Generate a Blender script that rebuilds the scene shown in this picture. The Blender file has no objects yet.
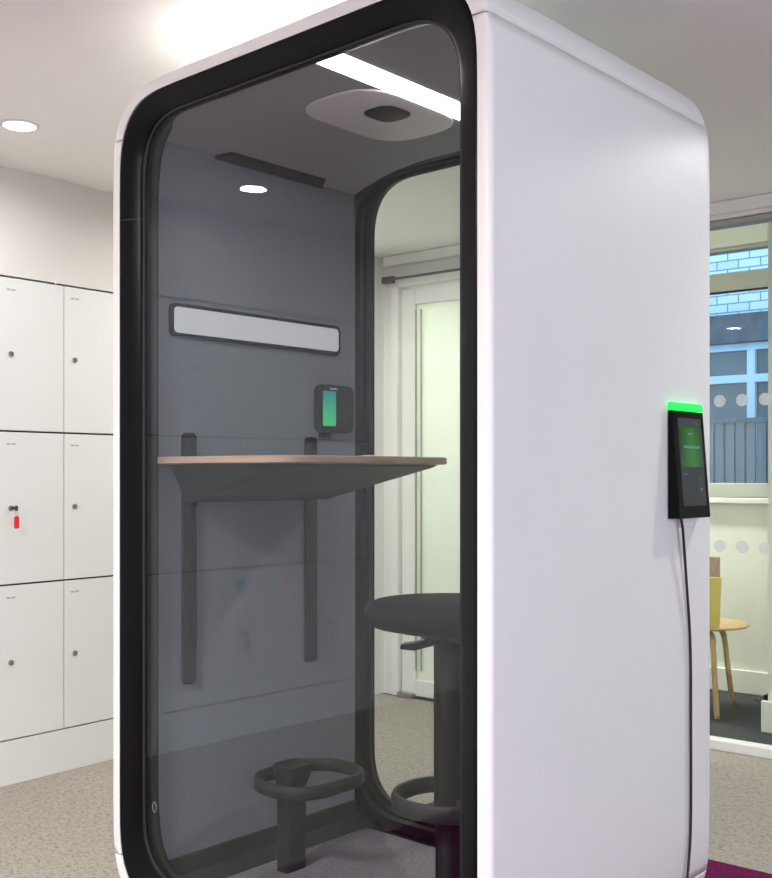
import bpy, bmesh, math, random
from mathutils import Vector, Matrix
random.seed(4)
S = bpy.context.scene
COL = S.collection
PI = math.pi
R = math.radians

# ------------------------------------------------------------------ materials
def new_mat(name):
    m = bpy.data.materials.new(name); m.use_nodes = True
    nt = m.node_tree
    return m, nt, nt.nodes['Principled BSDF']

def mat(name, col, rough=0.5, metal=0.0, noise=0.0, nscale=60, bump=0.0, bscale=300, spec=0.5, coat=0.0):
    m, nt, b = new_mat(name)
    b.inputs['Base Color'].default_value = (*col, 1)
    b.inputs['Roughness'].default_value = rough
    b.inputs['Metallic'].default_value = metal
    b.inputs['Specular IOR Level'].default_value = spec
    b.inputs['Coat Weight'].default_value = coat
    tc = nt.nodes.new('ShaderNodeTexCoord')
    if noise:
        n = nt.nodes.new('ShaderNodeTexNoise'); n.inputs['Scale'].default_value = nscale
        n.inputs['Detail'].default_value = 6
        r = nt.nodes.new('ShaderNodeValToRGB')
        r.color_ramp.elements[0].position = .3; r.color_ramp.elements[1].position = .7
        r.color_ramp.elements[0].color = (*[c*(1-noise) for c in col], 1)
        r.color_ramp.elements[1].color = (*[min(1, c*(1+noise)) for c in col], 1)
        nt.links.new(tc.outputs['Object'], n.inputs['Vector'])
        nt.links.new(n.outputs['Fac'], r.inputs['Fac'])
        nt.links.new(r.outputs['Color'], b.inputs['Base Color'])
    if bump:
        n2 = nt.nodes.new('ShaderNodeTexNoise'); n2.inputs['Scale'].default_value = bscale
        n2.inputs['Detail'].default_value = 4
        bp = nt.nodes.new('ShaderNodeBump'); bp.inputs['Strength'].default_value = bump
        bp.inputs['Distance'].default_value = .004
        nt.links.new(tc.outputs['Object'], n2.inputs['Vector'])
        nt.links.new(n2.outputs['Fac'], bp.inputs['Height'])
        nt.links.new(bp.outputs['Normal'], b.inputs['Normal'])
    return m

def emis(name, col, s, base=(.8, .8, .8)):
    m, nt, b = new_mat(name)
    b.inputs['Base Color'].default_value = (*base, 1)
    b.inputs['Emission Color'].default_value = (*col, 1)
    b.inputs['Emission Strength'].default_value = s
    return m

def glass(name, tint, f0=.045, rough=0.0, veil=0.0):
    """thin architectural glass: Schlick reflection over a tinted clear pass"""
    m = bpy.data.materials.new(name); m.use_nodes = True
    nt = m.node_tree; nt.nodes.clear()
    out = nt.nodes.new('ShaderNodeOutputMaterial')
    tr = nt.nodes.new('ShaderNodeBsdfTransparent'); tr.inputs['Color'].default_value = (*tint, 1)
    gl = nt.nodes.new('ShaderNodeBsdfGlossy'); gl.inputs['Roughness'].default_value = rough
    gl.inputs['Color'].default_value = (.9, .96, 1, 1)
    lw = nt.nodes.new('ShaderNodeLayerWeight'); lw.inputs['Blend'].default_value = .5
    p = nt.nodes.new('ShaderNodeMath'); p.operation = 'POWER'; p.inputs[1].default_value = 5
    ma = nt.nodes.new('ShaderNodeMath'); ma.operation = 'MULTIPLY_ADD'
    ma.inputs[1].default_value = 1-f0; ma.inputs[2].default_value = f0
    mx = nt.nodes.new('ShaderNodeMixShader')
    nt.links.new(lw.outputs['Facing'], p.inputs[0]); nt.links.new(p.outputs[0], ma.inputs[0])
    nt.links.new(ma.outputs[0], mx.inputs[0])
    nt.links.new(tr.outputs[0], mx.inputs[1]); nt.links.new(gl.outputs[0], mx.inputs[2])
    nt.links.new(mx.outputs[0], out.inputs[0])
    return m

def carpet(name, c1, c2, scale):
    m, nt, b = new_mat(name)
    b.inputs['Roughness'].default_value = .95
    b.inputs['Specular IOR Level'].default_value = .1
    tc = nt.nodes.new('ShaderNodeTexCoord')
    mp = nt.nodes.new('ShaderNodeMapping'); mp.inputs['Scale'].default_value = (1, 1.6, 1)
    mp.inputs['Rotation'].default_value = (0, 0, .6)
    v = nt.nodes.new('ShaderNodeTexVoronoi'); v.inputs['Scale'].default_value = scale
    n = nt.nodes.new('ShaderNodeTexNoise'); n.inputs['Scale'].default_value = scale*.5; n.inputs['Detail'].default_value = 5
    mm = nt.nodes.new('ShaderNodeMath'); mm.operation = 'MULTIPLY_ADD'; mm.inputs[1].default_value = .55
    r = nt.nodes.new('ShaderNodeValToRGB')
    r.color_ramp.elements[0].position = .35; r.color_ramp.elements[1].position = .85
    r.color_ramp.elements[0].color = (*c1, 1); r.color_ramp.elements[1].color = (*c2, 1)
    bp = nt.nodes.new('ShaderNodeBump'); bp.inputs['Strength'].default_value = .7; bp.inputs['Distance'].default_value = .004
    L = nt.links.new
    L(tc.outputs['Object'], mp.inputs[0]); L(mp.outputs[0], v.inputs['Vector']); L(mp.outputs[0], n.inputs['Vector'])
    L(v.outputs['Distance'], mm.inputs[0]); L(n.outputs['Fac'], mm.inputs[2])
    L(mm.outputs[0], r.inputs['Fac']); L(r.outputs['Color'], b.inputs['Base Color'])
    L(mm.outputs[0], bp.inputs['Height']); L(bp.outputs['Normal'], b.inputs['Normal'])
    return m

def wood(name, c1, c2, scale=(3, 40, 40), rough=.45):
    m, nt, b = new_mat(name)
    b.inputs['Roughness'].default_value = rough
    tc = nt.nodes.new('ShaderNodeTexCoord'); mp = nt.nodes.new('ShaderNodeMapping')
    mp.inputs['Scale'].default_value = scale
    n = nt.nodes.new('ShaderNodeTexNoise'); n.inputs['Scale'].default_value = 4; n.inputs['Detail'].default_value = 5
    r = nt.nodes.new('ShaderNodeValToRGB')
    r.color_ramp.elements[0].position = .3; r.color_ramp.elements[1].position = .7
    r.color_ramp.elements[0].color = (*c1, 1); r.color_ramp.elements[1].color = (*c2, 1)
    nt.links.new(tc.outputs['Object'], mp.inputs[0]); nt.links.new(mp.outputs[0], n.inputs['Vector'])
    nt.links.new(n.outputs['Fac'], r.inputs['Fac']); nt.links.new(r.outputs['Color'], b.inputs['Base Color'])
    return m

def brick(name):
    m, nt, b = new_mat(name)
    b.inputs['Roughness'].default_value = .9
    tc = nt.nodes.new('ShaderNodeTexCoord'); mp = nt.nodes.new('ShaderNodeMapping')
    mp.inputs['Rotation'].default_value = (R(90), 0, 0)
    br = nt.nodes.new('ShaderNodeTexBrick')
    br.inputs['Scale'].default_value = 1
    br.inputs['Brick Width'].default_value = .2; br.inputs['Row Height'].default_value = .078
    br.inputs['Mortar Size'].default_value = .006
    br.inputs['Color1'].default_value = (.82, .9, .93, 1); br.inputs['Color2'].default_value = (.68, .8, .86, 1)
    br.inputs['Mortar'].default_value = (.25, .32, .38, 1)
    nt.links.new(tc.outputs['Object'], mp.inputs[0]); nt.links.new(mp.outputs[0], br.inputs['Vector'])
    nt.links.new(br.outputs['Color'], b.inputs['Base Color'])
    return m

M = dict(
    shell=mat('white_lacquer', (.815, .805, .79), .42, noise=.012, nscale=4),
    black=mat('black_frame', (.004, .004, .005), .3, spec=.1),
    rubber=mat('rubber_seal', (.008, .008, .009), .6),
    felt=mat('grey_felt', (.24, .25, .287), .95, noise=.07, nscale=220, bump=.25, bscale=500, spec=.15),
    ceilfelt=mat('ceiling_felt', (.42, .43, .445), .95, noise=.06, nscale=240, bump=.2, bscale=500, spec=.15),
    darkgrey=mat('dark_grey_plastic', (.016, .017, .019), .55, spec=.3),
    midgrey=mat('grey_plastic', (.028, .029, .032), .55, spec=.3),
    softblack=mat('black_fabric', (.011, .0115, .013), .85, noise=.05, nscale=200, bump=.08, bscale=500, spec=.2),
    stoolblack=mat('black_steel', (.008, .008, .01), .5, spec=.2),
    cover=mat('fan_cover_grey', (.84, .82, .80), .5),
    locker=mat('locker_laminate', (.755, .76, .75), .42, noise=.008, nscale=3),
    lockerin=mat('locker_carcass', (.05, .046, .042), .8),
    wall=mat('cream_paint', (.74, .72, .69), .8, noise=.01, nscale=5, bump=.03, bscale=150),
    ceil=mat('ceiling_paint', (.88, .87, .835), .85, noise=.01, nscale=4),
    meettrim=mat('meeting_frame_paint', (.42, .42, .38), .5),
    trim=mat('white_gloss_trim', (.76, .75, .72), .4),
    meetwall=mat('meeting_wall_paint', (.72, .72, .66), .8),
    meetceil=mat('meeting_ceiling_paint', (.62, .61, .56), .85),
    chrome=mat('brushed_steel', (.45, .43, .40), .28, metal=1),
    darkmetal=mat('dark_steel', (.1, .09, .08), .35, metal=1),
    keyred=mat('red_plastic', (.72, .03, .03), .35),
    blue=mat('teal_paper', (.02, .42, .55), .7),
    pink=mat('pink_paper', (.9, .05, .22), .7),
    grey=mat('print_grey', (.3, .3, .3), .7),
    panel=emis('light_panel_diffuser', (.9, .93, 1), .2, (.6, .6, .62)),
    strip=emis('led_strip', (.97, .98, 1), 9.5),
    lamp=emis('lamp_glow', (.93, .96, 1), 14),
    green=emis('green_led', (.005, .95, .07), 1.3, (.02, .4, .08)),
    black_gloss=mat('black_gloss', (.003, .003, .004), .25, spec=.15),
    clearplug=mat('clear_plug', (.9, .9, .88), .2),
    ply=wood('table_edge_ply', (.42, .27, .19), (.62, .44, .33), (2, 2, 160)),
    tabletop=mat('tabletop_laminate', (.16, .12, .11), .5),
    oak=wood('oak_veneer', (.42, .26, .12), (.60, .40, .20), (30, 4, 4)),
    yellow=mat('yellow_ply', (.62, .50, .10), .5),
    card=wood('brown_board', (.33, .23, .15), (.45, .33, .22), (20, 20, 2), .8),
    beige=carpet('beige_carpet', (.15, .133, .112), (.35, .318, .275), 95),
    purple=carpet('purple_carpet', (.03, .002, .016), (.13, .008, .07), 110),
    podcarpet=carpet('booth_carpet', (.095, .088, .098), (.27, .25, .275), 200),
    meetcarpet=carpet('dark_carpet', (.018, .018, .02), (.055, .055, .06), 110),
    doorglass=None,
    gpod=glass('booth_glass', (.925, .94, .94), .0215),
    gback=glass('booth_back_glass', (.955, .97, .945), .02),
    gpart=glass('partition_glass', (.96, .98, .95), .02),
    gwin=glass('window_glass', (.93, .97, 1.0), .03),
    frost=mat('frosted_dot', (.72, .78, .78), .7),
    brick=brick('pale_brick'),
    fascia=mat('weathered_fascia', (.10, .115, .135), .9, noise=.35, nscale=9),
    bluewhite=mat('painted_window_frame', (.62, .78, .86), .5),
    darkpane=mat('dark_pane', (.10, .13, .15), .15),
    slat=mat('balcony_slats', (.2, .19, .19), .7),
    cable=mat('black_cable', (.025, .015, .02), .5),
    hub=mat('grey_hub', (.1, .1, .1), .6),
)
# frosted translucent door pane
m, nt, b = new_mat('frosted_door_glass')
b.inputs['Base Color'].default_value = (.86, .87, .83, 1); b.inputs['Roughness'].default_value = .25
b.inputs['Transmission Weight'].default_value = .0
tl = nt.nodes.new('ShaderNodeBsdfTranslucent'); tl.inputs['Color'].default_value = (.85, .9, .78, 1)
mx = nt.nodes.new('ShaderNodeMixShader'); mx.inputs[0].default_value = .35
nt.links.new(b.outputs[0], mx.inputs[1]); nt.links.new(tl.outputs[0], mx.inputs[2])
nt.links.new(mx.outputs[0], nt.nodes['Material Output'].inputs[0])
M['doorglass'] = m

m = M['frost']; nt = m.node_tree; b = nt.nodes['Principled BSDF']; b.inputs['Alpha'].default_value = .5
# screens: colour fields across the display in object space
def screen_mat(name, stops, strength, axis=2, lo=0, hi=1):
    m, nt, b = new_mat(name)
    b.inputs['Base Color'].default_value = (.004, .004, .004, 1); b.inputs['Roughness'].default_value = .08
    tc = nt.nodes.new('ShaderNodeTexCoord'); sx = nt.nodes.new('ShaderNodeSeparateXYZ')
    mr = nt.nodes.new('ShaderNodeMapRange'); mr.inputs['From Min'].default_value = lo; mr.inputs['From Max'].default_value = hi
    r = nt.nodes.new('ShaderNodeValToRGB')
    while len(r.color_ramp.elements) < len(stops): r.color_ramp.elements.new(.5)
    for e, (p, c) in zip(r.color_ramp.elements, stops): e.position = p; e.color = (*c, 1)
    nt.links.new(tc.outputs['Object'], sx.inputs[0]); nt.links.new(sx.outputs[axis], mr.inputs['Value'])
    nt.links.new(mr.outputs[0], r.inputs['Fac']); nt.links.new(r.outputs['Color'], b.inputs['Emission Color'])
    b.inputs['Emission Strength'].default_value = strength
    return m

# ------------------------------------------------------------------ mesh helpers
def link(name, bm, m, parent=None, smooth=False, bevel=0, seg=2, loc=None, subsurf=0, auto=None):
    bmesh.ops.recalc_face_normals(bm, faces=bm.faces[:])
    me = bpy.data.meshes.new(name); bm.to_mesh(me); bm.free()
    o = bpy.data.objects.new(name, me); COL.objects.link(o)
    ms = m if isinstance(m, (list, tuple)) else [m]
    for x in ms: me.materials.append(x)
    if parent: o.parent = parent
    if loc: o.location = loc
    if smooth or auto:
        for p in me.polygons: p.use_smooth = True
        if auto:
            me.set_sharp_from_angle(angle=R(auto))
    if bevel:
        bv = o.modifiers.new('bevel', 'BEVEL'); bv.width = bevel; bv.segments = seg; bv.limit_method = 'ANGLE'
        bv.angle_limit = R(40)
    if subsurf:
        ss = o.modifiers.new('sub', 'SUBSURF'); ss.levels = subsurf; ss.render_levels = subsurf
    return o

def empty(name, loc=(0, 0, 0), rz=0.0, label=None, cat=None, group=None):
    o = bpy.data.objects.new(name, None); COL.objects.link(o)
    o.location = loc; o.rotation_euler = (0, 0, rz); o.empty_display_size = .1
    if label: tag(o, label, cat, group)
    return o

def tag(o, label=None, cat=None, group=None, kind=None):
    if label: o['label'] = label
    if cat: o['category'] = cat
    if group: o['group'] = group
    if kind: o['kind'] = kind
    return o

def box(bm, x0, x1, y0, y1, z0, z1, mi=0):
    v = [bm.verts.new(p) for p in ((x0,y0,z0),(x1,y0,z0),(x1,y1,z0),(x0,y1,z0),(x0,y0,z1),(x1,y0,z1),(x1,y1,z1),(x0,y1,z1))]
    for f in ((0,3,2,1),(4,5,6,7),(0,1,5,4),(1,2,6,5),(2,3,7,6),(3,0,4,7)):
        fc = bm.faces.new([v[i] for i in f]); fc.material_index = mi
    return bm

def B(*a):
    bm = bmesh.new()
    return box(bm, *a) if a else bm

def loft(bm, loops, closed=True, cap0=False, cap1=False, mi=0):
    vs = [[bm.verts.new(p) for p in lp] for lp in loops]
    n = len(vs[0])
    for a, b_ in zip(vs, vs[1:]):
        for i in range(n if closed else n-1):
            j = (i+1) % n
            f = bm.faces.new((a[i], a[j], b_[j], b_[i])); f.material_index = mi
    if cap0: bm.faces.new(vs[0][::-1]).material_index = mi
    if cap1: bm.faces.new(vs[-1]).material_index = mi
    return vs

def prism(bm, pts, axis, a, b_, mi=0):
    """polygon pts (2-D) extruded along axis from a to b"""
    def P(p, t):
        return {0: (t, p[0], p[1]), 1: (p[0], t, p[1]), 2: (p[0], p[1], t)}[axis]
    loft(bm, [[P(p, a) for p in pts], [P(p, b_) for p in pts]], True, True, True, mi)
    return bm

def cyl(bm, c, r0, r1, h, axis=2, n=32, mi=0):
    pts0 = [(r0*math.cos(2*PI*i/n), r0*math.sin(2*PI*i/n)) for i in range(n)]
    pts1 = [(r1*math.cos(2*PI*i/n), r1*math.sin(2*PI*i/n)) for i in range(n)]
    def P(p, t):
        q = {0: (t, p[0], p[1]), 1: (p[0], t, p[1]), 2: (p[0], p[1], t)}[axis]
        return (q[0]+c[0], q[1]+c[1], q[2]+c[2])
    loft(bm, [[P(p, 0) for p in pts0], [P(p, h) for p in pts1]], True, True, True, mi)
    return bm

def lathe(bm, prof, c=(0, 0, 0), n=48, mi=0):
    """prof: (r, z) list from axis to axis"""
    rings = []
    for r, z in prof:
        rings.append([(c[0]+r*math.cos(2*PI*i/n), c[1]+r*math.sin(2*PI*i/n), c[2]+z) for i in range(n)])
    loft(bm, rings, True, True, True, mi)
    return bm

def tube(bm, pts, r, n=10, closed=False, mi=0, flat=None):
    pts = [Vector(p) for p in pts]; N = len(pts); loops = []
    up = Vector((0, 0, 1))
    for i, p in enumerate(pts):
        a = pts[(i-1) % N] if (closed or i > 0) else p
        b_ = pts[(i+1) % N] if (closed or i < N-1) else p
        t = (b_-a).normalized()
        ref = up if abs(t.dot(up)) < .95 else Vector((1, 0, 0))
        s = t.cross(ref).normalized(); u = s.cross(t).normalized()
        rs, ru = (r, r) if flat is None else flat
        loops.append([p + s*rs*math.cos(2*PI*k/n) + u*ru*math.sin(2*PI*k/n) for k in range(n)])
    if closed: loops.append(loops[0])
    loft(bm, loops, True, not closed, not closed, mi)
    if closed: bmesh.ops.remove_doubles(bm, verts=bm.verts, dist=1e-6)
    return bm

def smoothpath(pts, k=8):
    P = [Vector(p) for p in pts]; out = []
    for i in range(len(P)-1):
        p0 = P[max(i-1, 0)]; p1 = P[i]; p2 = P[i+1]; p3 = P[min(i+2, len(P)-1)]
        for j in range(k):
            t = j/k
            out.append(.5*((2*p1)+(-p0+p2)*t+(2*p0-5*p1+4*p2-p3)*t*t+(-p0+3*p1-3*p2+p3)*t**3))
    out.append(P[-1]); return out

def rrect(x0, x1, y0, y1, r, n=8, p=2.0):
    pts = []
    for cx, cy, a0 in ((x1-r, y1-r, 0), (x0+r, y1-r, 90), (x0+r, y0+r, 180), (x1-r, y0+r, 270)):
        for i in range(n+1):
            a = R(a0+90*i/n); c, s = math.cos(a), math.sin(a)
            e = 2.0/p
            pts.append((cx+r*math.copysign(abs(c)**e, c), cy+r*math.copysign(abs(s)**e, s)))
    return pts

# ================================================================== THE SETTING (room axes: x along the far wall, y away from camera)
LW = -3.729     # face of the left (locker) wall
FW = 4.52       # face of the far wall
CZ = 2.36
RWX = 2.7; BWY = -3.2
def struct(name, bm, m, parent=None, **k):
    o = link(name, bm, m, parent, **k)
    if not parent: o['kind'] = 'structure'
    return o

struct('floor', B(LW-.5, -2.352, BWY-.1, 4.5, -.1, 0), M['beige'])
bm = bmesh.new()
box(bm, -2.352, RWX+.1, BWY-.1, 3.205, -.1, 0)
struct('floor_purple', bm, M['purple'])
struct('floor_beige', B(-2.352, RWX+.1, 3.205, 4.5, -.1, 0), M['beige'])
struct('floor_meeting', B(-4.3, RWX+.1, 4.5, 5.9, -.1, 0), M['meetcarpet'])
struct('ceiling', B(LW-.5, RWX+.1, BWY-.1, FW+.06, CZ, CZ+.1), M['ceil'])
struct('ceiling_meeting', B(-4.3, RWX+.1, FW+.06, 5.9, 2.62, 2.72), M['meetceil'])
LK0, LK1 = -.45, 3.365
bm = B()
box(bm, LW-.5, LW, BWY, LK0-.002, 0, CZ)
box(bm, LW-.5, LW, LK1+.002, FW+.06, 0, CZ)
box(bm, LW-.5, LW, LK0-.002, LK1+.002, 1.949, CZ)
box(bm, LW-.5, LW-.47, LK0-.002, LK1+.002, 0, 1.949)
struct('wall_left', bm, M['wall'])
struct('baseboard_left', B(LW-.46, LW-.001, LK0, LK1, 0, .168), M['locker'], bevel=.001)
# right wall with a wide window
bm = B()
box(bm, RWX, RWX+.2, BWY, FW+.06, 0, .75); box(bm, RWX, RWX+.2, BWY, FW+.06, 2.15, CZ)
box(bm, RWX, RWX+.2, BWY, -1.6, .75, 2.15); box(bm, RWX, RWX+.2, 2.6, FW+.06, .75, 2.15)
struct('wall_right', bm, M['wall'])
bm = B()
for y in (-1.6, -.2, 1.2, 2.54): box(bm, RWX+.06, RWX+.12, y, y+.06, .75, 2.15)
box(bm, RWX+.06, RWX+.12, -1.6, 2.6, .75, .81); box(bm, RWX+.06, RWX+.12, -1.6, 2.6, 2.09, 2.15)
w = struct('window_2', bm, M['trim'], bevel=.004)
link('pane', B(RWX+.085, RWX+.095, -1.56, 2.56, .78, 2.12), M['gwin'], w)
link('window_sill', B(RWX-.06, RWX+.06, -1.65, 2.65, .72, .75), M['trim'], w, bevel=.004)
struct('wall_back', B(LW-.5, RWX+.1, BWY-.2, BWY, 0, CZ), M['wall'])
struct('baseboard_back', B(LW, RWX, BWY, BWY+.015, 0, .12), M['trim'], bevel=.003)

# far wall: corner strip, door, solid pier, glazed partition
bm = B()
box(bm, LW, -3.66, FW, FW+.1, 0, CZ); box(bm, -2.68, -2.45, FW, FW+.1, 0, CZ); box(bm, -3.66, -2.68, FW, FW+.1, 2.25, CZ)
struct('wall_far', bm, M['wall'])
struct('trim_1', B(LW+.03, RWX, FW-.05, FW-.001, 2.305, CZ-.001), M['wall'], bevel=.006)      # cornice
# header over the partition with track rail
bm = B(); box(bm, -2.45, RWX, FW-.02, FW+.08, 2.287, CZ)
struct('trim_2', bm, M['wall'], bevel=.003)
bm = B(); box(bm, -2.45, RWX, FW-.012, FW+.06, 2.262, 2.283)
struct('trim_3', bm, M['chrome'])
struct('trim_4', B(-2.45, RWX, FW-.03, FW+.04, 0, .042), M['trim'], bevel=.003)
# door
d = struct('door_1', B(-3.655, -3.61, FW-.03, FW+.07, .004, 2.249), M['trim'], bevel=.004)
link('door_frame', B(-2.73, -2.685, FW-.03, FW+.07, .004, 2.249), M['trim'], d, bevel=.004)
link('door_frame', B(-3.61, -2.73, FW-.03, FW+.07, 2.19, 2.249), M['trim'], d, bevel=.004)
bm = B()
box(bm, -3.60, -3.51, FW-.005, FW+.04, .012, 2.18); box(bm, -2.82, -2.74, FW-.005, FW+.04, .012, 2.18)
box(bm, -3.51, -2.82, FW-.005, FW+.04, .012, .10); box(bm, -3.51, -2.82, FW-.005, FW+.04, 2.09, 2.18)
leaf = link('door_leaf', bm, M['trim'], d, bevel=.006)
link('pane', B(-3.515, -2.815, FW+.012, FW+.022, .095, 2.095), M['doorglass'], leaf)
bm = B(); 
for t in (0, 1): box(bm, -3.505+t*.035, -3.498+t*.035, FW-.012, FW-.004, .15, 2.06)
link('glazing_bead', bm, M['chrome'], leaf)
bm = B(); box(bm, -3.60, -3.50, FW-.05, FW-.012, .005, .03); link('floor_hinge', bm, M['chrome'], d, bevel=.003)
bm = B(); box(bm, -3.67, -3.60, FW-.09, FW-.06, 2.205, 2.24)
tube(bm, [(-3.64, FW-.09, 2.222), (-2.4, FW-.09, 2.222)], .007)
tag(link('rail', bm, M['darkmetal'], None), 'thin dark rail running across the top of the frosted far door', 'rail')

# partition glass with dots
bm = B(-2.45, -.75, FW+.008, FW+.018, .04, 2.265)
part = struct('window_3', bm, M['gpart'])
bm = B(-.74, 2.69, FW+.008, FW+.018, .04, 2.265)
struct('window_4', bm, M['gpart'])
bm = B()
for z in (1.506, .878):
    for k in range(-5, 17):
        cyl(bm, (-1.845+k*.0985, FW+.0045, z), .0265, .0265, .0015, 1, 24)
link('frosted_dots', bm, M['frost'], part)
# meeting strip room behind
MV = 5.76
bm = B()
box(bm, -4.3, RWX+.1, MV, MV+.2, 0, 1.06); box(bm, -4.3, RWX+.1, MV, MV+.2, 2.44, 2.62)
box(bm, -4.3, -3.2, MV, MV+.2, 1.06, 2.44); box(bm, -1.5, RWX+.1, MV, MV+.2, 1.06, 2.44)
struct('wall_meeting', bm, M['meetwall'])
struct('wall_meeting_left', B(-4.4, -4.3, FW+.06, MV+.2, 0, 2.62), M['meetwall'])
struct('wall_meeting_right', B(RWX+.1, RWX+.2, FW+.06, MV+.2, 0, 2.62), M['meetwall'])
struct('wall_meeting_front', B(-4.3, RWX+.1, FW+.07, FW+.1, 2.3, 2.62), M['meetwall'])
struct('baseboard_meeting', B(-4.3, -1.80, MV-.018, MV, 0, .125), M['trim'], bevel=.004)
struct('wall_pillar', B(-1.792, -1.3, 4.96, MV, 0, 2.62), M['meetwall'])
struct('baseboard_pillar', B(-1.817, -1.29, 4.935, 4.96, 0, .145), M['trim'], bevel=.004)
bm = B()
box(bm, -3.2, -1.5, MV+.02, MV+.09, 1.06, 1.14); box(bm, -3.2, -1.5, MV+.02, MV+.09, 2.195, 2.30)
box(bm, -3.2, -1.5, MV+.02, MV+.09, 2.42, 2.44); box(bm, -3.2, -3.14, MV+.02, MV+.09, 1.06, 2.44); box(bm, -1.56, -1.5, MV+.02, MV+.09, 1.06, 2.44)
w = struct('window_1', bm, M['meettrim'], bevel=.005)
link('pane', B(-3.15, -1.55, MV+.05, MV+.06, 1.13, 2.20), M['gwin'], w)
link('pane', B(-3.15, -1.55, MV+.05, MV+.06, 2.29, 2.43), M['gwin'], w)
link('window_sill', B(-3.25, -1.76, MV-.05, MV+.02, 1.03, 1.06), M['trim'], w, bevel=.004)
link('gasket', B(-3.14, -1.56, MV+.012, MV+.02, 2.188, 2.196), M['black'], w)

# ------------------------------------------------------------------ lockers
def key_with_tag(x, y, z, label, tagmat=None):
    t = empty('key', (x, y, z), 0, label, 'key', 'keys left in locker locks')
    bm = B(); box(bm, .0, .03, -.0015, .0015, -.006, .006)
    cyl(bm, (.032, -.0012, 0), .011, .011, .0024, 1, 20)
    link('key_blade', bm, M['darkmetal'], t)
    bm = B(); tube(bm, [(.034+.009*math.cos(a), 0, -.018+.012*math.sin(a)) for a in [2*PI*i/18 for i in range(18)]], .0009, 6, True)
    link('key_ring', bm, M['chrome'], t)
    bm = B(); prism(bm, rrect(-.010, .010, -.078, -.03, .008), 0, .031, .036)
    link('key_fob', bm, tagmat or M['darkgrey'], t, bevel=.001)
    return t

seams = [3.365, 3.08, 2.796, 2.511, 2.226, 1.953, 1.681, 1.408, 1.135, .863, .59, .33, .07, -.19, -.45]
rows = [(.170, .765), (.765, 1.354), (1.354, 1.945)]
labels = {
    2: 'white three-door locker column directly beside the left edge of the booth',
    3: 'white three-door locker column at the left picture edge, key with red fob in it',
    9: 'white locker column reflected in the booth glass, closest to its left frame',
    10: 'white locker column reflected in the booth glass, teal note on its bottom door',
    11: 'white locker column reflected in the booth glass, pink note on its bottom door',
    12: 'white locker column reflected in the booth glass, reddish key fob on its bottom door',
    13: 'white locker column reflected in the booth glass, last before the plain wall',
}
def make_locker(w):
    t = empty('locker', (0, 0, 0))
    bm = B(-.45, -.019, .001, w-.001, .1695, 1.946)
    link('carcass', bm, M['lockerin'], t)
    for z0, z1 in rows:
        dr = link('door', B(-.0175, 0, .0016, w-.0016, z0+.0036, z1-.0036), M['locker'], t, bevel=.0012)
        zc = (z0+z1)/2; yc = .05
        bm = B(); cyl(bm, (0, yc, zc), .0108, .0098, .006, 0, 24); cyl(bm, (.006, yc, zc), .0065, .006, .002, 0, 20)
        lk = link('lock', bm, M['chrome'], dr, auto=40)
        bm = B(); box(bm, 0, .0006, yc-.024, yc+.024, z1-.058, z1-.040)
        nl = link('number_plate', bm, M['locker'], dr)
        bm = B()
        for a, b_ in ((-.017, -.006), (-.002, .003), (.007, .018)):
            box(bm, .0006, .001, yc+a, yc+b_, z1-.052, z1-.046)
        link('number_print', bm, M['grey'], dr)
    return t
def copy_tree(o, parent=None):
    c = o.copy(); COL.objects.link(c); c.parent = parent
    for ch in list(o.children): copy_tree(ch, c)
    return c
protos = {}
for i in range(len(seams)-1):
    y1, y0 = seams[i], seams[i+1]; w = round(y1-y0, 3)
    key = .285 if w > .27 else .26
    if key not in protos: protos[key] = make_locker(key-.0005); o = protos[key]
    else: o = copy_tree(protos[key])
    o.location = (LW, y0, 0); o.scale = (1, w/key, 1)
    if i in labels: lb = labels[i]
    elif i < 2: lb = 'white three-door locker column standing behind the booth, out of view'
    else: lb = 'white three-door locker column beyond the left picture edge'
    tag(o, lb, 'locker', 'white lockers along the left wall')
key_with_tag(LW+.006, 2.226+.05, 1.0595, 'small key with a red fob in the middle locker at the left picture edge', M['keyred'])
key_with_tag(LW+.006, .33+.05, .4675, 'dark key and fob in a lock below the teal note, seen reflected', M['darkgrey'])
key_with_tag(LW+.006, -.19+.05, .4675, 'key with reddish fob in the locker right of the pink note, reflected', M['keyred'])
tag(link('note', B(LW+.0008, LW+.0022, .37, .41, .668, .712), M['blue'], None, bevel=.0004), 'small teal paper note on a lower locker door, seen reflected in the booth glass', 'note', 'paper notes on locker doors')
tag(link('note', B(LW+.0008, LW+.0022, .095, .138, .668, .712), M['pink'], None, bevel=.0004), 'small pink paper note on a lower locker door, seen reflected in the booth glass', 'note', 'paper notes on locker doors')
bm = B(); cyl(bm, (LW+.0005, 2.47, 1.949), .006, .005, .004, 0, 16)
tag(link('plug', bm, M['clearplug'], None), 'tiny white plug on the wall joint above the left locker', 'plug')

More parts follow.
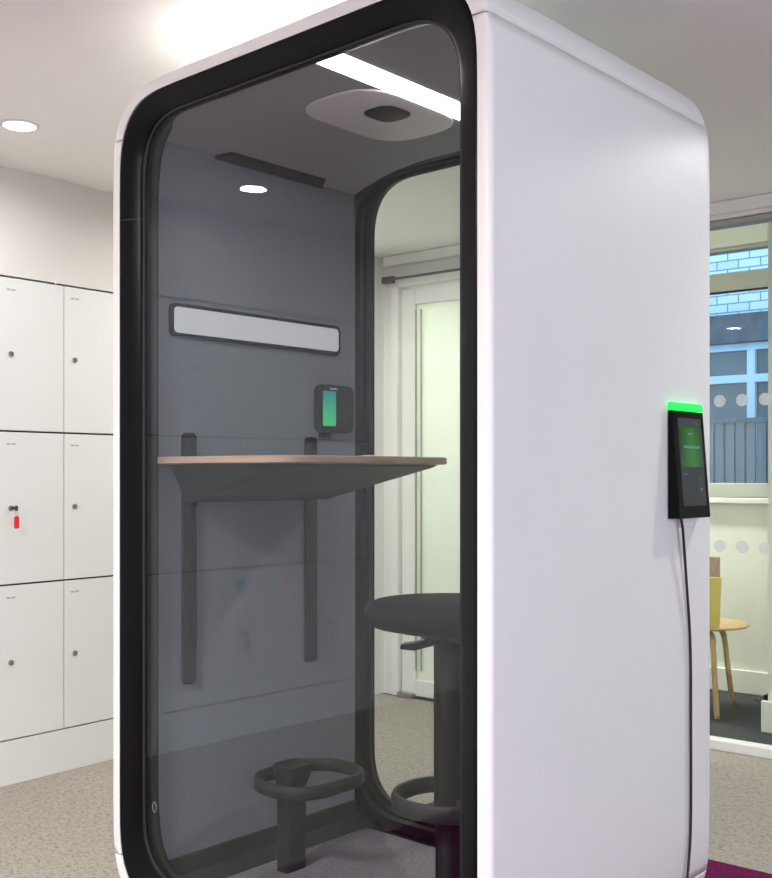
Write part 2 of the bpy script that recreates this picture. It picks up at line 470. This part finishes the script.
# ------------------------------------------------------------------ ceiling downlights
def downlight(x, y, z, label, grp='round ceiling downlights', power=None, col=(1, .985, .96), r=.052, spot=150):
    t = empty('ceiling_light', (x, y, z), 0, label, 'ceiling light', grp)
    bm = B()
    prof = [(r+.012, 0), (r+.012, -.004), (r+.002, -.006), (r-.002, -.002)]
    rings = [[(q*math.cos(2*PI*i/40), q*math.sin(2*PI*i/40), h) for i in range(40)] for q, h in prof]
    loft(bm, rings)
    link('trim_ring', bm, M['trim'], t, auto=40)
    bm = B(); cyl(bm, (0, 0, -.0035), r-.001, r-.001, .003, 2, 40)
    link('diffuser', bm, M['lamp'], t)
    if power:
        ld = bpy.data.lights.new('lamp', 'AREA'); ld.shape = 'DISK'; ld.size = r*1.8; ld.energy = power; ld.color = col
        ld.spread = R(spot)
        lo = bpy.data.objects.new('lamp', ld); COL.objects.link(lo); lo.parent = t; lo.location = (0, 0, -.008)
    return t
P0 = 4.2
downlight(-.6, 3.5, CZ, 'added round fill downlight in front of the glass partition, right of the picture', power=16)  # extra unseen lamp, added to lift the right-hand ceiling, floor and header
downlight(-3.24, 2.01, CZ, 'round ceiling downlight above the lockers, seen at the upper left', power=P0, spot=170)
downlight(-3.31, .652, CZ, 'round ceiling downlight seen reflected in the upper booth glass', power=P0, spot=170)
downlight(-3.28, -.9, CZ, 'round ceiling downlight above the end of the lockers, outside the picture', power=P0, spot=170)
downlight(-3.2, 3.5, CZ, 'round ceiling downlight hidden behind the booth near the frosted door', power=20, spot=170)
downlight(-1.2, -1.6, CZ, 'round ceiling downlight in the room behind the viewpoint', power=40)
downlight(.9, -1.6, CZ, 'round ceiling downlight far behind the viewpoint by the window wall', power=50)
downlight(-2.0, 2.10, CZ, 'round ceiling downlight directly over the booth roof, hidden by it', power=620, spot=122)

# ================================================================== THE BOOTH
ANG = R(-2.4)
FX, FY = -2.419, 1.7775
W_, D_, Z0, Z1 = 1.265, .985, .028, 2.217
def TW(x, y):
    return (FX + x*math.cos(ANG) - y*math.sin(ANG), FY + x*math.sin(ANG) + y*math.cos(ANG))

pod = empty('phone_booth', (FX, FY, 0), ANG, 'tall white phone booth with black-framed glass front and rounded corners', 'phone booth')
SEAM = 2.083
def outline(inset, y, a=.285, n=3.5, k=14, ztop=None):
    """closed rounded outline of the booth in the XZ plane at depth y"""
    x0, x1 = inset, W_-inset; z0, z1 = Z0+inset, Z1-inset+.2*max(0, inset-.034); r = max(a-inset, .02)
    pts = []
    for cx, cz, a0 in ((x1-r, z1-r, 0), (x0+r, z1-r, 90), (x0+r, z0+r, 180), (x1-r, z0+r, 270)):
        for i in range(k+1):
            t = R(a0+90*i/k)
            c, s = math.cos(t), math.sin(t); e = 2.0/n
            pts.append((cx+r*math.copysign(abs(c)**e, c), y, cz+r*math.copysign(abs(s)**e, s)))
    return pts
NP = 4*15
# shell profile over depth: (inset, y)
prof = [(.036, .008), (.034, .001), (.028, .0), (.012, .0)]
for i in range(1, 6):
    a = R(90*i/5); prof.append((.012-.012*math.sin(a), .012-.012*math.cos(a)))
prof.append((0, .06)); prof.append((0, .5)); prof.append((0, D_-.06))
rb = .05
for i in range(1, 9):
    a = R(90*i/8); prof.append((rb-rb*math.cos(a), D_-rb+rb*math.sin(a)))
prof.append((rb+.008, D_-.01))
rings = [outline(i, y) for i, y in prof]
def cut_shell(pred, gapside):
    bm = bmesh.new()
    vs = [[bm.verts.new(p) for p in r] for r in rings]
    for a, b_ in zip(vs, vs[1:]):
        for i in range(NP):
            j = (i+1) % NP
            bm.faces.new((a[i], a[j], b_[j], b_[i]))
    g = bm.verts[:]+bm.edges[:]+bm.faces[:]
    for (co, no) in pred:
        g = bm.verts[:]+bm.edges[:]+bm.faces[:]
        bmesh.ops.bisect_plane(bm, geom=g, plane_co=co, plane_no=no, clear_outer=True)
    return bm
g = .0016
for nm, pred in (('top_shell', [((0, 0, SEAM+g), (0, 0, -1))]),
                 ('side_panel', [((0, 0, SEAM-g), (0, 0, 1)), ((W_/2, 0, 0), (1, 0, 0)), ((0, 0, .17), (0, 0, -1))]),
                 ('side_panel', [((0, 0, SEAM-g), (0, 0, 1)), ((W_/2, 0, 0), (-1, 0, 0)), ((0, 0, .17), (0, 0, -1))]),
                 ('bottom_shell', [((0, 0, .17-.001), (0, 0, 1))])):
    o = link(nm, cut_shell(pred, 0), M['shell'], pod, auto=50)
    so = o.modifiers.new('solid', 'SOLIDIFY'); so.thickness = .006; so.offset = -1
# inner core behind the seams
bm = bmesh.new()
loft(bm, [outline(.010, .03), outline(.010, D_-.06)])
link('shell_core', bm, M['midgrey'], pod, auto=50)
# feet
for fx, fy in ((.28, .15), (W_-.28, .15), (.28, D_-.15), (W_-.28, D_-.15)):
    bm = B(); cyl(bm, (fx, fy, .0), .03, .022, .032, 2, 24); link('foot', bm, M['black'], pod)

# front and back black frames
IN = .046
def oin(inset, y): return outline(inset, y, a=.285, n=2.9)
def frame(name, prof, m='black'):
    bm = bmesh.new(); loft(bm, [outline(i, y, n=3.5 - .6*min(1, max(0, (i-.026)/.02))) for i, y in prof])
    return link(name, bm, M[m], pod, auto=35)
fp = [(.034, .02), (.035, .002), (.038, .001), (.042, .0015), (.092, .0255), (.096, .029), (.097, .033), (.100, .0345), (.1005, .046), (.097, .062), (.075, .085), (.060, .112), (.030, .112), (.034, .02)]
frame('front_frame', fp)
frame('seal', [(.096, .031), (.1015, .0325), (.103, .0355), (.103, .0365), (.096, .0365), (.096, .031)], 'rubber')
bp_ = [(.034, D_-.004), (.042, D_-.004), (.080, D_-.020), (.083, D_-.034), (.083, D_-.048), (.074, D_-.052), (.072, D_-.068), (.064, D_-.072), (.0625, D_-.088), (.0615, D_-.0965), (.030, D_-.0965), (.034, D_-.004)]
frame('back_frame', bp_)
frame('seal', [(.078, D_-.0355), (.087, D_-.0355), (.088, D_-.038), (.088, D_-.046), (.078, D_-.048), (.078, D_-.0355)], 'rubber')
# thin joint lines on the front frame
bm = B(); loft(bm, [[(.040, .0000, 1.868), (.092, .0250, 1.868), (.092, .0260, 1.868), (.040, .0010, 1.868)], [(.040, .0000, 1.8705), (.092, .0250, 1.8705), (.092, .0260, 1.8705), (.040, .0010, 1.8705)]], True, True, True)
link('frame_joint', bm, M['rubber'], pod)
def glasspane(name, inset, y0, y1, m):
    bm = bmesh.new()
    loft(bm, [outline(inset, y0, n=2.9), outline(inset, y1, n=2.9)], True, True, True)
    return link(name, bm, M[m], pod)
gd = glasspane('glass_door', .0985, .0370, .0440, 'gpod')
glasspane('back_glass', .0800, D_-.046, D_-.040, 'gback')
bm = B()
tube(bm, [(.142+.009*math.cos(a)*.9, .0365, .311+.013*math.sin(a)) for a in [2*PI*i/28 for i in range(28)]], .0012, 8, True)
link('glass_dot', bm, M['chrome'], gd)
# interior liner
IX0, IX1, IZ0, IZ1 = .062, W_-.062, .05, 2.104
Y0i, Y1i = .075, D_-.095
WT = .125       # top of skirting
link('inner_wall', B(.036, IX0, Y0i, Y1i, IZ0+.001, IZ1), M['felt'], pod)
link('inner_wall', B(IX1, W_-.036, Y0i, Y1i, IZ0+.001, IZ1), M['felt'], pod)
link('skirting', B(IX0, IX0+.012, Y0i, Y1i, IZ0, WT), M['midgrey'], pod, bevel=.003)
link('skirting', B(IX1-.012, IX1, Y0i, Y1i, IZ0, WT), M['midgrey'], pod, bevel=.003)
link('booth_floor', B(.05, W_-.05, .10, D_-.11, .04, IZ0), M['podcarpet'], pod)
link('sill', B(.2, W_-.2, .05, D_-.05, .036, .046), M['midgrey'], pod)
# ceiling liner: coved towards the side walls
def zc(x):
    e = min(x-IX0, IX1-x); t = max(0, min(1, e/.34)); return IZ1+.058*(1-(1-t)**2.2)
xs = [IX0-.02+ (IX1-IX0+.04)*i/60 for i in range(61)]
bm = bmesh.new()
lo = [(x, zc(x)) for x in xs]
pts = lo + [(x, 2.20) for x in (W_-.12, .12)]
prism(bm, pts, 1, Y0i, Y1i)
link('ceiling_liner', bm, M['ceilfelt'], pod, auto=30)
bm = bmesh.new(); prism(bm, [(.674, 2.1595), (.757, 2.1595), (.757, 2.168), (.674, 2.168)], 1, Y0i+.001, Y1i-.02)
sl = link('ceiling_lamp', bm, M['strip'], pod)
# fan cover
def plate(name, x0, x1, y0, y1, z0, z1, r, m, parent, p=2.4, top=None, inset=.006):
    bm = bmesh.new(); a = rrect(x0, x1, y0, y1, r, 10, p); b_ = rrect(x0+inset, x1-inset, y0+inset, y1-inset, r-inset*.6, 10, p)
    loft(bm, [[(q[0], q[1], z1) for q in a], [(q[0], q[1], z0+.003) for q in a], [(q[0], q[1], z0) for q in b_]], True, True, True)
    return link(name, bm, M[m], parent, auto=30)
fc = plate('fan_cover', .388, .676, .29, .70, 2.155, 2.166, .125, 'cover', pod)
dk = plate('air_inlet', .518, .625, .42, .535, 2.1500, 2.1555, .045, 'darkgrey', fc)
# vent slot along the ceiling edge
bm = bmesh.new()
vy0, vy1 = .30, .735
z_ = lambda x: zc(x)-.001
loft(bm, [[(IX0+.004, vy0, z_(IX0+.004)), (IX0+.004, vy1, z_(IX0+.004)), (IX0+.038, vy1-.015, z_(IX0+.038)), (IX0+.038, vy0+.035, z_(IX0+.038))],
          [(IX0+.004, vy0, z_(IX0+.004)-.012), (IX0+.004, vy1, z_(IX0+.004)-.012), (IX0+.034, vy1-.018, z_(IX0+.038)-.010), (IX0+.034, vy0+.038, z_(IX0+.038)-.010)]], True, True, True)
link('air_vent', bm, M['darkgrey'], pod, bevel=.002)
# light panel on the inner wall
def wallplate(name, y0, y1, z0, z1, x0, x1, r, m, parent, p=2.0, bev=.0015):
    bm = bmesh.new(); prism(bm, rrect(y0, y1, z0, z1, r, 8, p), 0, x0, x1)
    return link(name, bm, m, parent, bevel=bev)
lp = wallplate('panel_lamp', .142, .812, 1.571, 1.665, IX0-.002, IX0+.010, .018, M['black'], pod)
wallplate('diffuser', .153, .801, 1.582, 1.654, IX0+.009, IX0+.012, .013, M['panel'], lp, bev=0)

# ------------------------------------------------------------------ wall control tablet inside the booth
wx, wy = TW(IX0, .70)
tb = empty('control_tablet', (wx, wy, 1.32), ANG, 'dark rounded touch screen glowing green on the inner wall of the booth', 'touch screen')
wallplate('housing', .0, .165, .0, .153, .001, .020, .030, M['darkgrey'], tb, 2.4, .003)
scr = screen_mat('tablet_gradient', [(0, (.04, .60, .20)), (.35, (.05, .5, .22)), (1, (.01, .22, .25))], .75, 2, .022, .133)
wallplate('screen', .022, .080, .022, .133, .0195, .0212, .005, scr, tb, bev=0)
bm = B(); box(bm, .0195, .021, .055, .085, .139, .143); link('print_mark', bm, M['cover'], tb)
bm = B(); cyl(bm, (.0195, .125, .076), .030, .028, .004, 0, 32); link('speaker', bm, M['midgrey'], tb)
bm = B(); prism(bm, rrect(.022, .068, -.014, .002, .005), 0, .001, .012); cyl(bm, (.012, .036, -.005), .005, .005, .003, 0, 16); cyl(bm, (.012, .055, -.005), .005, .005, .003, 0, 16)
link('button_tab', bm, M['darkgrey'], tb)

# ------------------------------------------------------------------ table on two wall rails
wx, wy = TW(IX0, .0)
tt = empty('wall_table', (wx, wy, 0), ANG, 'wall-mounted wood-edged table with dark wedge underside inside the booth', 'table')
def rail(y):
    bm = bmesh.new(); prism(bm, rrect(y-.0235, y+.0235, .602, 1.306, .014), 0, .0005, .012)
    o = link('rail', bm, M['darkgrey'], tt, bevel=.002)
    link('slot', B(.0118, .0125, y-.004, y+.004, .63, 1.285), M['rubber'], o)
rail(.207); rail(.683)
TZ = 1.237
outl = rrect(.014, .535, .118, .752, .075, 10, 2.3)
# wall-side corners are nearly square
def tz(z, ins=0):
    return [(max(.014, p[0]) if p[0] > .1 else .014+(p[0]-.014)*.15, p[1], z) for p in rrect(.014+0, .535-ins, .086+ins, .752-ins, .085, 10, 2.2)]
bm = bmesh.new()
loft(bm, [tz(TZ-.0205, .004), tz(TZ-.018), tz(TZ-.003), tz(TZ-.001, .002)], True, True, True)
tp = link('tabletop', bm, M['ply'], tt, auto=40)
bm = bmesh.new(); loft(bm, [tz(TZ-.001, .003), tz(TZ, .004)], True, True, True)
link('laminate', bm, M['tabletop'], tp)
bm = bmesh.new()
def rect4(x0, x1, y0, y1, z): return [(x0, y0, z), (x1, y0, z), (x1, y1, z), (x0, y1, z)]
loft(bm, [[(p[0], p[1], TZ-.0215) for p in rrect(.014, .51, .106, .73, .06)],
          [(p[0], p[1], TZ-.028) for p in rrect(.014, .50, .112, .725, .06)],
          [(p[0], p[1], 1.116) for p in rrect(.014, .075, .182, .708, .012)],
          [(p[0], p[1], 1.112) for p in rrect(.014, .070, .187, .703, .010)]], True, True, True)
link('underside_cover', bm, M['darkgrey'], tt, auto=30)
# small things lying on the tabletop
cx_, cy_ = TW(.40, .60)
bm = B()
tube(bm, smoothpath([(0, 0, .003), (.03, .02, .003), (.06, .0, .003), (.09, .03, .006), (.10, .07, .003), (.06, .09, .003)]), .003, 8)
o = link('earphone_cable', bm, M['clearplug'], None, smooth=True, loc=(cx_-.15, cy_+.03, TZ))
tag(o, 'thin pale cable lying on the tabletop inside the booth', 'cable')

# ------------------------------------------------------------------ footrest post under the table
px_, py_ = TW(.212, .465)
fr = empty('footrest', (px_, py_, IZ0), ANG, 'dark footrest with a flat ring on a square post under the table', 'footrest')
FH = .295
def ringband(name, x0, x1, y0, y1, z, r, hgt, th, m, parent, p=2.3):
    bm = bmesh.new()
    o_ = rrect(x0, x1, y0, y1, r, 10, p); i_ = rrect(x0+th, x1-th, y0+th, y1-th, r-th*.7, 10, p)
    def L(pp, zz): return [(q[0], q[1], zz) for q in pp]
    om = rrect(x0+.004, x1-.004, y0+.004, y1-.004, r-.003, 10, p); im = rrect(x0+th-.004, x1-th+.004, y0+th-.004, y1-th+.004, r-th*.7, 10, p)
    loft(bm, [L(om, z), L(o_, z+.006), L(o_, z+hgt-.008), L(om, z+hgt), L(im, z+hgt), L(i_, z+hgt-.008), L(i_, z+.006), L(im, z), L(om, z)])
    bmesh.ops.remove_doubles(bm, verts=bm.verts, dist=1e-6)
    return link(name, bm, m, parent, auto=50)
ringband('foot_ring', -.045, .21, -.165, .15, FH-.036, .12, .036, .018, M['midgrey'], fr)
bm = bmesh.new()
loft(bm, [[(p[0], p[1], 0) for p in rrect(-.025, .025, -.04, .04, .012)], [(p[0], p[1], FH-.06) for p in rrect(-.025, .025, -.04, .04, .012)],
          [(p[0], p[1], FH-.01) for p in rrect(-.036, .045, -.05, .05, .016)], [(p[0], p[1], FH+.008) for p in rrect(-.036, .045, -.05, .05, .016)],
          [(p[0], p[1], FH+.012) for p in rrect(-.030, .039, -.044, .044, .013)]], True, True, True)
link('post', bm, M['midgrey'], fr, auto=35)

# ------------------------------------------------------------------ stool
sx, sy = TW(.775, .485)
st = empty('stool', (sx, sy, IZ0), ANG+R(8), 'tall black bar stool with round cushion seat and foot ring inside the booth', 'stool')
SH = .812
bm = bmesh.new()
lathe(bm, [(.04, SH-.072), (.15, SH-.068), (.195, SH-.058), (.213, SH-.040), (.217, SH-.022), (.210, SH-.006), (.19, SH+.003), (.12, SH+.008), (.05, SH+.009), (.01, SH+.009)], n=64)
link('seat', bm, M['softblack'], st, smooth=True)
bm = bmesh.new()
lathe(bm, [(.075, SH-.075), (.07, SH-.09), (.034, SH-.105), (.033, SH-.20)], n=40)
link('seat_mount', bm, M['darkgrey'], st, auto=40)
bm = bmesh.new(); lathe(bm, [(.037, .25), (.038, .26), (.038, SH-.10), (.03, SH-.09)], n=40)
link('column', bm, M['stoolblack'], st, auto=40)
bm = bmesh.new(); lathe(bm, [(.040, 0.01), (.034, .02), (.034, .27), (.026, .28)], n=40)
link('lower_column', bm, M['stoolblack'], st, auto=40)
bm = bmesh.new(); lathe(bm, [(.185, 0), (.19, .004), (.186, .01), (.08, .018), (.04, .03), (.03, .032)], n=64)
link('base', bm, M['stoolblack'], st, smooth=True)
bm = bmesh.new()
loft(bm, [[(-.03, -.022, SH-.108), (-.03, .022, SH-.108), (-.03, .022, SH-.088), (-.03, -.022, SH-.088)],
          [(-.085, -.026, SH-.124), (-.085, .026, SH-.124), (-.085, .026, SH-.104), (-.085, -.026, SH-.104)],
          [(-.122, -.024, SH-.122), (-.122, .024, SH-.122), (-.122, .024, SH-.110), (-.122, -.024, SH-.110)]], True, True, True)
bmesh.ops.rotate(bm, verts=bm.verts, cent=(0, 0, 0), matrix=Matrix.Rotation(R(20), 3, 'Z'))
link('height_lever', bm, M['black'], st, bevel=.003)
bm = bmesh.new()
ringband('foot_ring', -.142, .142, -.142, .142, .288, .135, .042, .018, M['midgrey'], st, 2.1)
bm = B(); box(bm, .03, .14, -.018, .018, .295, .318); lathe(bm, [(.034, .285), (.037, .29), (.037, .325), (.034, .33)], n=32)
link('ring_bracket', bm, M['midgrey'], st, auto=40)

# ------------------------------------------------------------------ room tablet on the right side of the booth
tx, ty = TW(W_, .715)
rt = empty('room_tablet', (tx, ty, 1.082), ANG, 'black wedge-shaped booking tablet with green light bar on the booth side', 'tablet')
TWD, TH = .166, .262
def wedge(bm, y0, y1, z0, z1, off0, off1):
    f = lambda z: .034+(.013-.034)*z/TH
    loft(bm, [[(off0, y0, z0), (off0, y1, z0), (off0, y1, z1), (off0, y0, z1)], [(f(z0)+off1, y0, z0), (f(z0)+off1, y1, z0), (f(z1)+off1, y1, z1), (f(z1)+off1, y0, z1)]], True, True, True)
bm = bmesh.new(); wedge(bm, 0, TWD, 0, TH, .001, 0)
link('body', bm, M['black_gloss'], rt, bevel=.003)
f = lambda z: .034+(.013-.034)*z/TH
def facep(name, y0, y1, z0, z1, o0, o1, m, parent):
    bm = bmesh.new()
    loft(bm, [[(f(z)+o0, y, z) for y, z in ((y0, z0), (y1, z0), (y1, z1), (y0, z1))], [(f(z)+o1, y, z) for y, z in ((y0, z0), (y1, z0), (y1, z1), (y0, z1))]], True, True, True)
    return link(name, bm, m, parent)
grey_scr = emis('screen_grey', (.09, .095, .11), .3, (.006, .006, .007))
green_scr = screen_mat('screen_green', [(0, (.03, .10, .02)), (.5, (.05, .42, .05)), (1, (.03, .09, .02))], .36, 1, .025, .15)
scn = facep('screen', .024, .148, .030, .245, -.001, .0004, grey_scr, rt)
facep('green_field', .026, .146, .125, .222, .0003, .0008, green_scr, scn)
cy = emis('screen_cyan', (.1, .6, .4), .35, (.01, .02, .02))
facep('text_line', .045, .13, .171, .177, .0007, .0011, cy, scn)
lt = emis('screen_text', (.5, .55, .55), .25, (.02, .02, .02))
facep('text_line', .07, .10, .205, .209, .0007, .0011, lt, scn)
facep('text_line', .035, .055, .106, .110, .0003, .0008, lt, scn)
facep('text_line', .120, .126, .230, .236, .0003, .0008, lt, scn)
facep('status_dot', .118, .130, .090, .100, .0003, .0008, green_scr, scn)
facep('status_dot', .118, .130, .066, .074, .0003, .0008, lt, scn)
bm = bmesh.new(); wedge(bm, -.001, TWD-.002, TH+.001, TH+.020, .002, .002)
link('light_bar', bm, M['green'], rt, bevel=.002)
bm = B(); box(bm, .0, .012, .05, .12, -.022, 0); link('cable_mount', bm, M['cover'], rt, bevel=.002)
def SP(dx, y, z): 
    a, b_ = TW(W_+dx, y); return (a, b_, z)
pts = [SP(.016, .755, 1.081), SP(.016, .765, 1.05), SP(.010, .795, .93), SP(.006, .825, .76), SP(.006, .828, .55), SP(.006, .828, .35), SP(.007, .818, .25), SP(.010, .785, .14), SP(.012, .74, .05), SP(.03, .66, .006), SP(.06, .5, .004)]
bm = B(); tube(bm, smoothpath(pts), .0036, 8)
tag(link('power_cable', bm, M['cable'], None, smooth=True), 'thin black power cable hanging down the white booth side from the tablet', 'cable')

# ================================================================== THROUGH THE PARTITION: chair, board, cables
ch = empty('chair', (-2.22, 5.23, 0), 0, 'wooden chair with round oak seat and yellow back behind the glass partition', 'chair')
bm = bmesh.new()
lathe(bm, [(.02, .416), (.17, .418), (.215, .426), (.226, .434), (.222, .440), (.19, .440), (.02, .438)], n=48)
link('seat', bm, M['oak'], ch, smooth=True)
for a in (-50, 72, 160, 228):
    ca, sa = math.cos(R(a)), math.sin(R(a))
    pts = smoothpath([(.02*ca, .02*sa, .405), (.10*ca, .10*sa, .402), (.145*ca, .145*sa, .38), (.165*ca, .165*sa, .33), (.19*ca, .19*sa, .18), (.225*ca, .225*sa, .0)], 6)
    bm = B(); tube(bm, pts, .016, 10, flat=(.019, .013))
    link('leg', bm, M['oak'], ch, smooth=True)
bm = bmesh.new()
loops = []
for t in [i/14 for i in range(15)]:
    ang = R(216+ 98*t); rr = .205
    x, y = rr*math.cos(ang)*1.0, rr*math.sin(ang)
    dx, dy = math.cos(ang), math.sin(ang)
    e = .5-abs(t-.5); zb = .44 if True else 0
    fl = .03
    loops.append([(x, y, .430), (x+dx*.012, y+dy*.012, .430), (x+dx*(.012+fl), y+dy*(.012+fl), .69), (x+dx*fl, y+dy*fl, .69)])
loft(bm, loops, True, True, True)
link('backrest', bm, M['yellow'], ch, auto=40, bevel=.003)
bm = B(-2.40, -2.128, 5.20, 5.225, .442, .775)
tag(link('board', bm, M['card'], None, bevel=.002), 'brown board standing upright on the seat of the oak chair', 'board')
pts = smoothpath([(-2.1, 5.62, .006), (-1.98, 5.55, .006), (-1.9, 5.42, .006), (-1.83, 5.48, .012), (-1.80, 5.6, .006), (-1.86, 5.68, .006)])
bm = B(); tube(bm, pts, .005, 8)
tag(link('floor_cable', bm, M['cable'], None, smooth=True), 'loose black cable on the dark carpet behind the oak chair', 'cable')
bm = B(); box(bm, -2.05, -1.92, 5.60, 5.66, .0, .035)
tag(link('socket_strip', bm, M['black'], None, bevel=.004), 'black socket strip on the floor by the meeting room wall', 'socket strip')

# ================================================================== OUTSIDE: neighbouring building
bl = empty('building', (0, 9.5, 0), 0, 'pale brick building with blue-white windows seen outside the window', 'building')
link('brick_wall', B(-9, 3, 0, .3, 2.62, 7), M['brick'], bl)
link('fascia', B(-9, 3, -.10, .3, 2.36, 2.62), M['fascia'], bl, bevel=.01)
bm = B(-9, 3, .12, .3, -1, 2.36); link('lower_wall', bm, M['fascia'], bl)
for i in range(-4, 4):
    x = -3.58+i*1.3
    bm = B(); box(bm, x-.035, x+.035, -.02, .06, -.5, 2.36)
    box(bm, x+.035, x+1.265, -.02, .06, 2.30, 2.36); box(bm, x+.035, x+1.265, -.02, .06, 2.01, 2.08); box(bm, x+.035, x+1.265, -.02, .06, -.5, -.4)
    wf = link('window', bm, M['bluewhite'], bl)
    box_ = B(x+.03, x+1.27, .03, .05, -.45, 2.33)
    link('pane', box_, M['darkpane'], wf)
bm = B()
for i in range(90): box(bm, -6+i*.09, -6+i*.09+.072, -.62, -.60, -.8, 1.62)
rl = link('fence', bm, M['slat'], None, loc=(0, 9.5, 0)); tag(rl, 'grey slatted fence standing before the neighbouring building', 'fence')
link('rail', B(-6, 2.1, -.64, -.58, 1.62, 1.66), M['fascia'], rl)
struct('ground', B(-12, 6, 6.1, 14, -1.1, -1.0), M['fascia'])

# ================================================================== LIGHT
def area(name, loc, rot, sx_, sy_, e, col, spread=180):
    ld = bpy.data.lights.new(name, 'AREA'); ld.shape = 'RECTANGLE'; ld.size = sx_; ld.size_y = sy_; ld.energy = e; ld.color = col
    ld.spread = R(spread)
    o = bpy.data.objects.new(name, ld); COL.objects.link(o); o.location = loc; o.rotation_euler = rot
    return o
# daylight arriving through the big window on the right wall
area('daylight_right', (RWX+.35, .5, 1.5), (0, R(90), 0), 1.5, 4.2, 98, (1, .96, .90))
t = empty('ceiling_light', (-1.75, -.45, CZ), 0, 'added square fill light panel behind the viewpoint, out of view', 'ceiling light')  # unseen panel added as diffuse fill on the lockers and booth front
link('fill_panel_frame', B(-.31, .31, -.31, .31, -.014, -.001), M['trim'], t, bevel=.003)
link('diffuser', B(-.28, .28, -.28, .28, -.017, -.013), emis('fill_panel_glow', (1, .98, .95), 3), t)
lo_ = area('lamp', (0, 0, -.02), (0, 0, 0), .55, .55, 92, (1, .99, .97)); lo_.parent = t
# meeting room strip lamp
t = empty('ceiling_light', (-2.2, 5.15, 2.62), 0, 'ceiling lamp of the room behind the glass partition, out of view', 'ceiling light')
link('diffuser', B(-.6, .6, -.1, .1, -.03, -.001), emis('meeting_lamp', (1, 1, .92), 2), t)
lo_ = area('lamp', (0, 0, -.04), (0, 0, 0), 1.1, .18, 9, (1, 1, .98), 120); lo_.parent = t
t = empty('ceiling_light', (-3.6, 5.15, 2.62), 0, 'ceiling lamp behind the frosted door, out of view', 'ceiling light')
link('diffuser', B(-.4, .4, -.1, .1, -.03, -.001), bpy.data.materials['meeting_lamp'], t)
lo_ = area('lamp', (0, 0, -.04), (0, 0, 0), .7, .18, 40, (.97, 1, .90), 120); lo_.parent = t

w = bpy.data.worlds.new('world'); S.world = w; w.use_nodes = True
nt = w.node_tree; bg = nt.nodes['Background']
bg.inputs['Color'].default_value = (.45, .68, 1, 1); bg.inputs['Strength'].default_value = 2.2

# ================================================================== CAMERA
cd = bpy.data.cameras.new('camera'); cam = bpy.data.objects.new('camera', cd); COL.objects.link(cam)
cam.location = (0, 0, 1.19); cam.rotation_euler = (R(90), 0, R(39.4))
cd.sensor_fit = 'VERTICAL'; cd.sensor_height = 24; cd.lens = 1077/878*24; cd.shift_y = 35/878
cd.clip_start = .05
S.camera = cam
S.view_settings.view_transform = 'Standard'; S.view_settings.look = 'None'
S.view_settings.exposure = .14; S.view_settings.gamma = 1
